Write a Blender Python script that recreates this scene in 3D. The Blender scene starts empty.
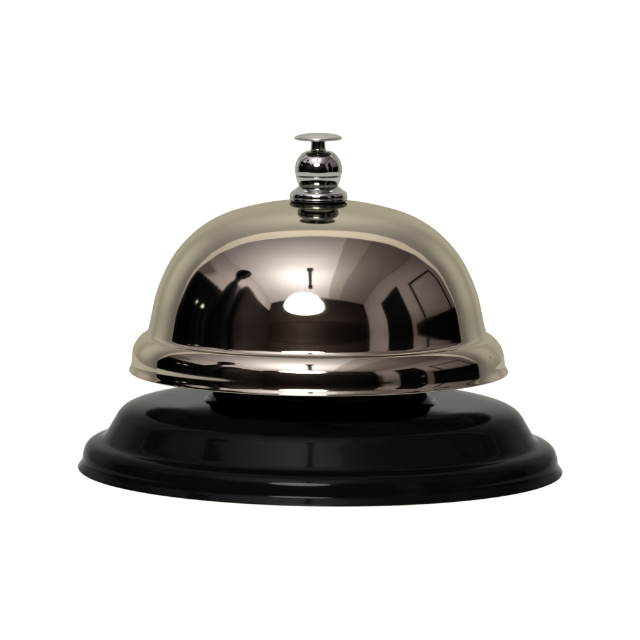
import bpy, bmesh, math, random
from mathutils import Vector

S = bpy.context.scene
C = S.collection
U = 0.225e-3                       # one unit of the profile drawings, in metres
R = math.radians

# ------------------------------------------------------------------ camera
ELEV, DIST, AIM = R(7.0), 5400 * U, 148.5 * U
cam_data = bpy.data.cameras.new('camera')
cam = bpy.data.objects.new('camera', cam_data)
C.objects.link(cam)
cam.location = (0, -DIST * math.cos(ELEV), AIM + DIST * math.sin(ELEV))
cam.rotation_euler = (R(90) - ELEV, 0, 0)
cam_data.sensor_width = 36
cam_data.lens = 36 * 5400 / 640
cam_data.clip_start, cam_data.clip_end = 0.02, 50
cam_data.dof.use_dof = True
cam_data.dof.focus_distance = DIST - 0.022
cam_data.dof.aperture_fstop = 34
S.camera = cam

# ------------------------------------------------------------------ world, exposure
world = bpy.data.worlds.new('World')
S.world = world
world.use_nodes = True
bg = world.node_tree.nodes['Background']
bg.inputs['Color'].default_value = (1, 0.95, 0.9, 1)
bg.inputs['Strength'].default_value = 0.02
S.view_settings.view_transform = 'Standard'
S.view_settings.look = 'None'
S.view_settings.gamma = 1
S.view_settings.exposure = -1.4


# ------------------------------------------------------------------ unseen lamps, added behind table and tent panels to whiten them
TINT = (1.0, 0.975, 0.89)


def area(name, loc, aim, sx, sy, power, color):
    d = bpy.data.lights.new(name, 'AREA')
    d.shape = 'RECTANGLE'
    d.size, d.size_y, d.energy, d.color = sx, sy, power, color
    o = bpy.data.objects.new(name, d)
    C.objects.link(o)
    o.location = loc
    o.rotation_euler = (Vector(aim) - Vector(loc)).to_track_quat('-Z', 'Y').to_euler()
    return o


area('table_fill_below', (0, 0.02, -0.16), (0, 0.02, 0), 1.0, 1.0, 14.6, TINT)
area('tent_fill_back', (0, 0.56, 0.06), (0, 0.3, 0.06), 0.8, 0.7, 21, TINT)
area('tent_fill_top', (0, 0.285, 0.46), (0, 0.285, 0.2), 0.31, 0.28, 6.6, (1, .95, .9))
area('tent_fill_left', (-0.285, 0.245, 0.14), (0, 0.245, 0.0), 0.18, 0.24, 1.35, TINT)
area('tent_fill_right', (0.285, 0.245, 0.14), (0, 0.245, 0.0), 0.18, 0.24, 1.25, TINT)


# ------------------------------------------------------------------ helpers
def smooth(me, angle=None):
    for p in me.polygons:
        p.use_smooth = True


def link_bm(name, bm, mat, parent=None, sm=False):
    bmesh.ops.recalc_face_normals(bm, faces=bm.faces[:])
    me = bpy.data.meshes.new(name)
    bm.to_mesh(me)
    bm.free()
    if sm:
        smooth(me)
    me.materials.append(mat)
    o = bpy.data.objects.new(name, me)
    C.objects.link(o)
    if parent:
        o.parent = parent
    return o


def curve(P, n=8):
    """Catmull-Rom through (r, z); a point given twice stays a crease."""
    out = []
    for i in range(len(P) - 1):
        p1, p2 = P[i], P[i + 1]
        if p1 == p2:
            continue
        p0 = P[i - 1] if i > 0 else p1
        p3 = P[i + 2] if i + 2 < len(P) else p2
        for k in range(n):
            t = k / n
            out.append(tuple(.5 * (2 * b + (c - a) * t + (2 * a - 5 * b + 4 * c - d) * t * t
                                   + (-a + 3 * b - 3 * c + d) * t ** 3)
                             for a, b, c, d in zip(p0, p1, p2, p3)))
    out.append(P[-1])
    return out


def lathe(name, prof, mat, parent, cx=0.0, tilt=0.0, seg=288, cxf=None):
    """Surface of revolution; cx shifts it, tilt leans every ring (a slightly bent stamping)."""
    bm = bmesh.new()
    rings = []
    tt = math.tan(tilt)
    for r, z in prof:
        ox = cxf(r, z) if cxf else cx
        if r < 1e-4:
            rings.append([bm.verts.new((ox * U, 0, z * U))])
        else:
            rings.append([bm.verts.new(((ox + r * math.cos(2 * math.pi * k / seg)) * U,
                                        r * math.sin(2 * math.pi * k / seg) * U,
                                        (z - r * math.cos(2 * math.pi * k / seg) * tt) * U))
                          for k in range(seg)])
    for a, b in zip(rings, rings[1:]):
        if len(a) == 1 and len(b) == 1:
            continue
        for k in range(seg):
            j = (k + 1) % seg
            if len(a) == 1:
                bm.faces.new((a[0], b[k], b[j]))
            elif len(b) == 1:
                bm.faces.new((a[k], a[j], b[0]))
            else:
                bm.faces.new((a[k], a[j], b[j], b[k]))
    return link_bm(name, bm, mat, parent, True)


def box(bm, x0, x1, y0, y1, z0, z1):
    v = [bm.verts.new((x, y, z)) for x in (x0, x1) for y in (y0, y1) for z in (z0, z1)]
    for f in ((0, 1, 3, 2), (4, 6, 7, 5), (0, 4, 5, 1), (2, 3, 7, 6), (0, 2, 6, 4), (1, 5, 7, 3)):
        bm.faces.new([v[i] for i in f])


def box_obj(name, mat, dims, parent=None):
    bm = bmesh.new()
    box(bm, *dims)
    return link_bm(name, bm, mat, parent)


def empty(name, loc, label, cat):
    o = bpy.data.objects.new(name, None)
    C.objects.link(o)
    o.location = loc
    o.empty_display_size = 0.05
    o['label'], o['category'] = label, cat
    return o


def struct(o):
    o['kind'] = 'structure'
    return o


# ------------------------------------------------------------------ materials
def new_mat(name):
    m = bpy.data.materials.new(name)
    m.use_nodes = True
    m.node_tree.nodes.clear()
    return m, m.node_tree.nodes, m.node_tree.links


def principled(name, col, rough=0.6, noise=0.0, scale=20, spec=.3):
    m, N, L = new_mat(name)
    out = N.new('ShaderNodeOutputMaterial')
    b = N.new('ShaderNodeBsdfPrincipled')
    b.inputs['Roughness'].default_value = rough
    b.inputs['Specular IOR Level'].default_value = spec
    b.inputs['Base Color'].default_value = (*col, 1)
    if noise:
        tc = N.new('ShaderNodeTexCoord')
        nz = N.new('ShaderNodeTexNoise')
        nz.inputs['Scale'].default_value = scale
        nz.inputs['Detail'].default_value = 6
        mx = N.new('ShaderNodeMix')
        mx.data_type = 'RGBA'
        mx.inputs['A'].default_value = (*[c * (1 - noise) for c in col], 1)
        mx.inputs['B'].default_value = (*[min(1, c * (1 + noise)) for c in col], 1)
        L.new(tc.outputs['Object'], nz.inputs['Vector'])
        L.new(nz.outputs['Fac'], mx.inputs['Factor'])
        L.new(mx.outputs['Result'], b.inputs['Base Color'])
    L.new(b.outputs[0], out.inputs[0])
    return m


def metal(name, col, rough, wave, wscale, specks=False):
    """Polished plating: tiny waviness in the polish, a faint haze in the gloss and a few dust specks."""
    m, N, L = new_mat(name)
    out = N.new('ShaderNodeOutputMaterial')
    b = N.new('ShaderNodeBsdfGlossy')
    b.inputs['Color'].default_value = (*col, 1)
    tc = N.new('ShaderNodeTexCoord')
    n1 = N.new('ShaderNodeTexNoise')
    n1.inputs['Scale'].default_value = wscale
    n1.inputs['Detail'].default_value = 2
    bp = N.new('ShaderNodeBump')
    bp.inputs['Strength'].default_value = wave
    bp.inputs['Distance'].default_value = 0.001
    L.new(tc.outputs['Object'], n1.inputs['Vector'])
    L.new(n1.outputs['Fac'], bp.inputs['Height'])
    L.new(bp.outputs['Normal'], b.inputs['Normal'])
    n2 = N.new('ShaderNodeTexNoise')
    n2.inputs['Scale'].default_value = 60
    n2.inputs['Detail'].default_value = 5
    mr = N.new('ShaderNodeMapRange')
    mr.inputs['From Min'].default_value, mr.inputs['From Max'].default_value = .35, .7
    mr.inputs['To Min'].default_value, mr.inputs['To Max'].default_value = rough * .7, rough * 1.5
    L.new(tc.outputs['Object'], n2.inputs['Vector'])
    L.new(n2.outputs['Fac'], mr.inputs['Value'])
    L.new(mr.outputs['Result'], b.inputs['Roughness'])
    if specks:
        vo = N.new('ShaderNodeTexVoronoi')
        vo.inputs['Scale'].default_value = 130
        lt = N.new('ShaderNodeMath')
        lt.operation = 'LESS_THAN'
        lt.inputs[1].default_value = 0.05
        sep = N.new('ShaderNodeSeparateColor')
        gt = N.new('ShaderNodeMath')
        gt.operation = 'GREATER_THAN'
        gt.inputs[1].default_value = 0.65
        mu = N.new('ShaderNodeMath')
        mu.operation = 'MULTIPLY'
        mx = N.new('ShaderNodeMix')
        mx.data_type = 'RGBA'
        mx.inputs['A'].default_value = (*col, 1)
        mx.inputs['B'].default_value = (*[c * .45 for c in col], 1)
        L.new(tc.outputs['Object'], vo.inputs['Vector'])
        L.new(vo.outputs['Distance'], lt.inputs[0])
        L.new(vo.outputs['Color'], sep.inputs[0])
        L.new(sep.outputs[0], gt.inputs[0])
        L.new(lt.outputs[0], mu.inputs[0])
        L.new(gt.outputs[0], mu.inputs[1])
        L.new(mu.outputs[0], mx.inputs['Factor'])
        L.new(mx.outputs['Result'], b.inputs['Color'])
    L.new(b.outputs[0], out.inputs[0])
    return m


def lacquer(name):
    m, N, L = new_mat(name)
    out = N.new('ShaderNodeOutputMaterial')
    d = N.new('ShaderNodeBsdfDiffuse')
    d.inputs['Color'].default_value = (.0015, .0015, .0015, 1)
    g = N.new('ShaderNodeBsdfGlossy')
    g.inputs['Color'].default_value = (.80, .83, .85, 1)
    g.inputs['Roughness'].default_value = .09
    tc = N.new('ShaderNodeTexCoord')
    n1 = N.new('ShaderNodeTexNoise')
    n1.inputs['Scale'].default_value = 45
    n1.inputs['Detail'].default_value = 3
    bp = N.new('ShaderNodeBump')
    bp.inputs['Strength'].default_value = .05
    bp.inputs['Distance'].default_value = .001
    L.new(tc.outputs['Object'], n1.inputs['Vector'])
    L.new(n1.outputs['Fac'], bp.inputs['Height'])
    L.new(bp.outputs['Normal'], g.inputs['Normal'])
    fr = N.new('ShaderNodeFresnel')
    fr.inputs['IOR'].default_value = 1.21
    L.new(bp.outputs['Normal'], fr.inputs['Normal'])
    mu = N.new('ShaderNodeMath')
    mu.operation = 'MULTIPLY'
    mu.inputs[1].default_value = .48
    pw = N.new('ShaderNodeMath')
    pw.operation = 'POWER'
    pw.inputs[1].default_value = 1.5
    L.new(fr.outputs[0], pw.inputs[0])
    L.new(pw.outputs[0], mu.inputs[0])
    ad = N.new('ShaderNodeMath')
    ad.operation = 'ADD'
    ad.inputs[1].default_value = .0042
    L.new(mu.outputs[0], ad.inputs[0])
    mx = N.new('ShaderNodeMixShader')
    L.new(ad.outputs[0], mx.inputs[0])
    L.new(d.outputs[0], mx.inputs[1])
    L.new(g.outputs[0], mx.inputs[2])
    L.new(mx.outputs[0], out.inputs[0])
    return m


def fabric(name, tint=(1, 1, 1)):
    m, N, L = new_mat(name)
    out = N.new('ShaderNodeOutputMaterial')
    t = N.new('ShaderNodeBsdfTranslucent')
    t.inputs['Color'].default_value = (*[.82 * c for c in tint], 1)
    d = N.new('ShaderNodeBsdfDiffuse')
    d.inputs['Color'].default_value = (*[.8 * c for c in tint], 1)
    mx = N.new('ShaderNodeMixShader')
    mx.inputs[0].default_value = .2
    L.new(t.outputs[0], mx.inputs[1])
    L.new(d.outputs[0], mx.inputs[2])
    L.new(mx.outputs[0], out.inputs[0])
    return m


def glow(name, col, strength):
    m, N, L = new_mat(name)
    out = N.new('ShaderNodeOutputMaterial')
    e = N.new('ShaderNodeEmission')
    e.inputs['Color'].default_value = (*col, 1)
    e.inputs['Strength'].default_value = strength
    L.new(e.outputs[0], out.inputs[0])
    return m


M_NICKEL = metal('warm_nickel', (.258, .241, .193), .055, .11, 38, True)
M_CHROME = metal('chrome', (.28, .284, .27), .04, .03, 90)
M_INNER = metal('unpolished_inside', (.20, .18, .16), .35, .1, 80)
M_BLACK = lacquer('black_lacquer')
M_FABRIC = fabric('white_panel')
M_TENT = fabric('tent_cloth', (.52, .52, .51))
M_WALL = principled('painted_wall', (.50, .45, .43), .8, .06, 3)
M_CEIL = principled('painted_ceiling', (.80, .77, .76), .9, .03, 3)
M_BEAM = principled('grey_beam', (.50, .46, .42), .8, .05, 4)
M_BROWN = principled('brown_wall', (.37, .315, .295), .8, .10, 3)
M_DARK = principled('dark_wood', (.0065, .0042, .0034), .7, .9, 2.6, .05)
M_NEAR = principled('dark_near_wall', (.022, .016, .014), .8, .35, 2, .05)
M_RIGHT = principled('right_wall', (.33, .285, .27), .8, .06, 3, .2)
M_BLK = principled('matt_black', (.0018, .0018, .0018), .6, 0, 1, .04)
M_SHADE = principled('grey_shade', (.05, .045, .045), .5)
M_PAPER = fabric('white_paper', (1.15, 1.08, 1.04))
M_LAMP = glow('lamp_glow', (1, .985, .98), 95)

M_SMALL = glow('small_lamp_glow', (1, .99, .95), 9)

# ------------------------------------------------------------------ setting: table lit from below to stay shadowless, white light tent
T = -5.6 * U                                   # height of the table's surface
bm = bmesh.new()
v = [bm.verts.new(p) for p in ((-.45, -.285, T), (.45, -.285, T), (.45, .36, T), (-.45, .36, T))]
bm.faces.new(v)
struct(link_bm('table_surface', bm, M_FABRIC))

bm = bmesh.new()
VW, VH = .27, .275
Y0, Y1 = .10, .34
rows = []
ys = [Y0, .16, .22, .26]
ARC = 48
ends = []
for y in ys:
    ends.append([bm.verts.new((VW * math.cos(math.pi * k / ARC), y, T + .001 + VH * math.sin(math.pi * k / ARC)))
                 for k in range(ARC + 1)])
for s in range(1, 9):                              # the vault rolls over into the back panel
    a = s / 8 * math.pi / 2
    f = 1 - .30 * (1 - math.cos(a))
    ends.append([bm.verts.new((VW * f * math.cos(math.pi * k / ARC), .26 + .08 * math.sin(a),
                               T + .001 + VH * f * math.sin(math.pi * k / ARC))) for k in range(ARC + 1)])
for a, b in zip(ends, ends[1:]):
    for k in range(ARC):
        bm.faces.new((a[k], a[k + 1], b[k + 1], b[k]))
bm.faces.new(ends[-1])
struct(link_bm('backdrop', bm, M_TENT, None, True))

# paper hem along the tent's mouth
bm = bmesh.new()
ra, rb = [], []
for k in range(ARC + 1):
    a = math.pi * k / ARC
    w = .042 * max(0, math.sin(a)) ** 2.6 + .0006
    ra.append(bm.verts.new((VW * 1.004 * math.cos(a), Y0 + .002, T + .001 + VH * 1.004 * math.sin(a))))
    rb.append(bm.verts.new(((VW + w * .9) * math.cos(a), Y0 - w, T + .001 + (VH + w * .9) * math.sin(a))))
for k in range(ARC):
    bm.faces.new((ra[k], ra[k + 1], rb[k + 1], rb[k]))
hem = struct(link_bm('backdrop_hem', bm, M_PAPER, None, True))

# ------------------------------------------------------------------ setting: the room that the metal mirrors
ZC, XL, XR, YB, YF, ZF = 1.62, -1.42, 1.52, -2.0, 1.6, -.75
struct(box_obj('ceiling', M_CEIL, (XL, .34, YB, YF, ZC, ZC + .06)))
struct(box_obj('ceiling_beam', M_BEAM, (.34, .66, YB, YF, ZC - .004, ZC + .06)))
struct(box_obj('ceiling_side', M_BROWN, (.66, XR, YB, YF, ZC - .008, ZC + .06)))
struct(box_obj('room_wall_left', M_WALL, (XL - .06, XL, YB, YF, ZF, ZC + .06)))
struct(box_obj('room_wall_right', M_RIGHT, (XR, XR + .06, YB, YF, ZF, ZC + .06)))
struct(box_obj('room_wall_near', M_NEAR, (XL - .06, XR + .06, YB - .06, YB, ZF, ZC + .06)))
struct(box_obj('room_wall_far', M_WALL, (XL - .06, XR + .06, YF, YF + .06, ZF, ZC + .06)))
struct(box_obj('floor', M_DARK, (XL - .06, XR + .06, YB - .06, YF + .06, ZF - .06, ZF)))

# round pendant lamp with dark shade, a glowing underside and a thick stem
lamp = empty('pendant_lamp', (-.17, -.98, .645), 'round glowing lamp with dark shade mirrored as white oval in the bell', 'lamp')


def ring_lathe(name, prof, mat, parent, seg=64):
    bm = bmesh.new()
    rings = [[bm.verts.new((r * math.cos(2 * math.pi * k / seg), r * math.sin(2 * math.pi * k / seg), z))
              for k in range(seg)] for r, z in prof]
    for a, b in zip(rings, rings[1:]):
        for k in range(seg):
            j = (k + 1) % seg
            bm.faces.new((a[k], a[j], b[j], b[k]))
    for end in (rings[0], rings[-1]):
        if (end[0].co - end[seg // 2].co).length > 1e-5:
            bm.faces.new(end)
    return link_bm(name, bm, mat, parent, False)


gl = [(.262 * math.cos(R(t)), .078 * math.sin(R(t))) for t in range(14, -90, -8)] + [(.001, -.078)]
cap = [(.268 * math.cos(R(t)), .082 * math.sin(R(t))) for t in range(15, 86, 7)]
for o in (ring_lathe('diffuser', gl, M_LAMP, lamp), ring_lathe('lamp_shade', cap, M_SHADE, lamp)):
    o.rotation_euler = (R(-2), 0, R(-8))
ring_lathe('cord', [(.0015, .05), (.0015, .958)], M_BLK, lamp, 8)
trk = empty('ceiling_track', (-.126, -1.16, ZC), 'short dark track fixed to the pale ceiling above the glowing lamp', 'ceiling track')
trk.rotation_euler = (0, 0, R(-3))
box_obj('rail', M_BLK, (-.032, .032, -.34, .34, -.03, -.001), trk)
for yy in (-.40, .40):
    box_obj('end_block', M_BLK, (-.05, .05, yy - .058, yy + .058, -.045, -.001), trk)
up = bpy.data.lights.new('ceiling_fill', 'POINT')  # unseen point light, added behind the pendant to brighten the ceiling
up.energy, up.color, up.shadow_soft_size = 540, (.97, .935, 1.07), .05
upo = bpy.data.objects.new('ceiling_fill', up)
C.objects.link(upo)
upo.location = (-.30, -1.12, .75)

# dark door, framed board and low cabinet on the right-hand wall
door = empty('room_door', (XR, -.85, ZF), 'dark door with pale surround mirrored right of centre in the bell', 'door')
box_obj('door_leaf', M_BLK, (-.03, -.001, -.36, .30, 0, 1.93), door)
box_obj('door_handle', M_WALL, (-.06, -.031, .20, .26, .95, .98), door)
fr = empty('framed_board', (XR, .18, .35), 'pale board in a black frame mirrored at the right of the bell', 'board')
box_obj('board', M_RIGHT, (-.012, -.001, -.36, .38, .02, .64), fr)
bm = bmesh.new()
box(bm, -.03, -.001, -.41, -.361, 0, .68)
box(bm, -.03, -.001, .381, .42, 0, .68)
box(bm, -.029, -.001, -.36, .38, .641, .68)
link_bm('frame', bm, M_BLK, fr)
cab = empty('low_cabinet', (XR - .20, .18, ZF), 'long black cabinet under the framed board mirrored in the bell', 'cabinet')
box_obj('carcass', M_BLK, (-.17, .16, -.50, .50, 0, .98), cab)
box_obj('cabinet_top', M_DARK, (-.20, .17, -.52, .52, .981, 1.01), cab)

# dark hanging curtain on the left-hand wall
bm = bmesh.new()
prev = None
for k in range(81):
    y = -.25 + .95 * k / 80
    x = XL + .03 + .010 * math.sin(k * .55)
    a, b = bm.verts.new((x, y, ZF)), bm.verts.new((x, y, .82))
    if prev:
        bm.faces.new((prev[0], a, b, prev[1]))
    prev = (a, b)
cur = link_bm('curtain', bm, M_BLK, None, True)
cur['label'], cur['category'] = 'black curtain on the left wall mirrored at the left of the bell', 'curtain'
cur.modifiers.new('thick', 'SOLIDIFY').thickness = .004

for px, pz, pr, lab in ((.02, .45, .030, 'small lit lamp before the black curtain, larger of two glints at the bell left'),
                        (.19, .47, .020, 'tiny lit lamp before the black curtain, smaller outermost glint at the bell left')):
    g = empty('wall_lamp', (XL + .09, px, pz), lab, 'lamp')
    g['group'] = 'small lit lamps before the curtain'
    ring_lathe('lamp_housing', [(pr * 1.1, -.05), (pr * 1.1, -pr)], M_BLK, g, 24)
    ring_lathe('bulb', [(pr * .7, -pr + .002), (pr, -pr * .5), (pr, pr * .5), (pr * .6, pr)], M_SMALL, g, 24)

# tall dark standing figure at the left, simplified to turned shapes
st = empty('dark_figure', (-.86, -.27, ZF), 'tall black standing figure with flared head mirrored left in the bell', 'figure')
ring_lathe('figure_body', [(.15, 0), (.145, .6), (.14, 1.0), (.11, 1.25), (.07, 1.40), (.04, 1.46)], M_BLK, st, 32)
h = ring_lathe('figure_head', [(.03, 1.46), (.05, 1.50), (.05, 1.56), (.095, 1.60), (.13, 1.675), (.07, 1.70)], M_BLK, st, 32)

def rounded(o, w):
    m = o.modifiers.new('bevel', 'BEVEL')
    m.width, m.segments = w, 8
    for p in o.data.polygons:
        p.use_smooth = True
    return o


wd = empty('tall_cupboard', (XL, -1.16, ZF), 'tall dark cupboard on the left wall mirrored beside the standing figure', 'cupboard')
rounded(box_obj('carcass', M_DARK, (.002, .34, -.58, .58, .04, 1.80), wd), .10)
box_obj('plinth', M_BLK, (.002, .30, -.54, .54, 0, .039), wd)

# low dark furniture against the near wall
sf = empty('sofa', (-.35, YB + .45, ZF), 'high backed dark brown sofa mirrored in the lower middle of the bell', 'sofa')
rounded(box_obj('backrest', M_DARK, (-1.0, 1.62, -.44, -.10, .10, 1.40), sf), .16)
rounded(box_obj('seat', M_DARK, (-.80, 1.42, -.099, .40, .10, .52), sf), .06)
for x0, x1 in ((-1.0, -.801), (1.421, 1.62)):
    rounded(box_obj('armrest', M_DARK, (x0, x1, -.099, .42, .10, .80), sf), .08)

# ------------------------------------------------------------------ the call bell
bell = empty('call_bell', (0, 0, T), 'shiny nickel domed call bell with chrome plunger on a flared black base', 'call bell')


def part(o):
    o.matrix_parent_inverse = bell.matrix_world.inverted()
    return o


BASE = [(98, 82), (104, 81.2), (109, 77.5), (112.5, 71.5), (116, 69.6), (122, 69.4), (140, 69.3), (160, 69.0), (174, 67.9), (187, 65.4), (196.2, 61.4), (202, 56),
        (206.4, 48.8), (211, 41), (215, 34.6), (218.2, 31.2), (221.8, 29.7), (226.3, 28.5), (231.2, 26.4), (235.2, 22.4), (237.5, 16),
        (238.4, 9.5), (240, 6), (242.3, 2.6), (243, 1.2), (242.4, .2), (240.5, 0)]
base_prof = [(0, 82)] + curve(BASE, 8) + [(236, 2.0), (233, 20), (0, 24)]
BT = R(.72)
off = -T / U


def shifted(prof, dz):
    return [(r, z + dz) for r, z in prof]


# children are drawn in the bell's own space, whose origin lies on the table
base = lathe('base', shifted(base_prof, off - 2.2), M_BLACK, bell, cx=.2, tilt=BT)

DOME = [(0, 268.4), (20, 267.9), (44, 266.2), (66, 262), (86, 256.5), (100.5, 250.5), (112.5, 243.5), (123.5, 235),
        (134.5, 224), (145, 210), (154, 192.5), (161.6, 172), (166.6, 148.5), (168.6, 140.5)]
BEAD = [(168.6, 140.5), (169.5, 137.6), (170.8, 135.7), (172.8, 134.2), (176.3, 132.3), (181, 127.5), (184.8, 121), (186.3, 114), (186.9, 107),
        (187.8, 103.5), (189.3, 100.5), (189.8, 99), (189.2, 98.2), (187.6, 98.2)]
dome_prof = curve(DOME + [(169.5, 137.6)], 10)[:-11] + curve(BEAD, 8)


def bell_shift(r, z):
    t = min(1, max(0, (z - off - 98) / 40))
    return -1.4 + (-3.0 + 1.4) * t


BELL_T = R(.35)
dome = lathe('dome', shifted([(r, z - 1.0 * min(1, max(0, (150 - z) / 40))) for r, z in dome_prof], off), M_NICKEL, bell, tilt=BELL_T, cxf=bell_shift)
inner = [(186.8, 98.4), (184.6, 104), (183.4, 112), (181.5, 120), (177.5, 126.5), (172, 130.3), (166.6, 134),
         (163.6, 148), (158.6, 171), (151, 191), (142, 208), (131.5, 221.5), (110, 240.5), (84, 253.5), (44, 263), (0, 265.4)]
lathe('dome_inside', shifted(curve(inner, 6), off), M_INNER, dome, tilt=BELL_T, cxf=bell_shift)
lathe('pillar', shifted([(0, 80), (34, 80), (34, 86), (16, 89), (13, 94), (13, 240), (30, 246), (30, 258), (0, 258)], off),
      M_INNER, bell, cx=-1.5, seg=64)

# chrome post: ball over a waist, then a collar sitting on the crown of the dome
PX = -1.5
ball = [(0, 318), (9, 318.2), (13.5, 317.6), (17.5, 314.8), (21, 310.2), (23.2, 304.5), (23.7, 299), (23.2, 295), (22.9, 294.2), (22.9, 294.2),
        (22.2, 293.7), (22.2, 293.7), (22.7, 293), (22.7, 293), (22.0, 289.5), (20.9, 286.2), (20.0, 284.3), (19.5, 283.2), (19.5, 283.2), (19.5, 282.0)]
post = lathe('post', shifted(curve(ball, 6), off), M_CHROME, bell, cx=PX, seg=128)
collar = [(18.5, 283.0), (20.2, 282.6), (22.2, 281.2), (25.0, 279), (27.6, 277.2), (28.8, 274.8), (29.0, 272.6), (29.0, 272.6), (28.6, 272), (28.9, 271.3), (28.9, 271.3), (28.9, 269.6), (28.9, 269.6), (27.4, 268.0), (27.4, 268.0), (22, 267.9), (22, 267.9), (22, 266)]
lathe('collar', shifted(curve(collar, 5), off), M_CHROME, post, cx=PX, seg=128)
btn = [(0, 335.7), (8, 335.6), (15, 335.1), (20, 334.0), (22.9, 332.6), (23.8, 331.6), (23.8, 330.6), (23.0, 329.6),
       (20, 329.3), (14, 329.0), (9, 328.3), (7.4, 327.4)]
button = lathe('push_button', shifted(curve(btn, 6), off), M_CHROME, bell, cx=PX - .3, seg=128)
lathe('stem', shifted([(7.2, 330), (7.2, 324), (7.6, 320.5), (8.3, 318.6), (9.5, 317.8)], off), M_CHROME, button, cx=PX - .3, seg=96)

# ------------------------------------------------------------------ render settings
S.render.engine = 'CYCLES'
S.cycles.max_bounces = 10
S.cycles.glossy_bounces = 8
S.cycles.diffuse_bounces = 4
S.cycles.sample_clamp_indirect = 6
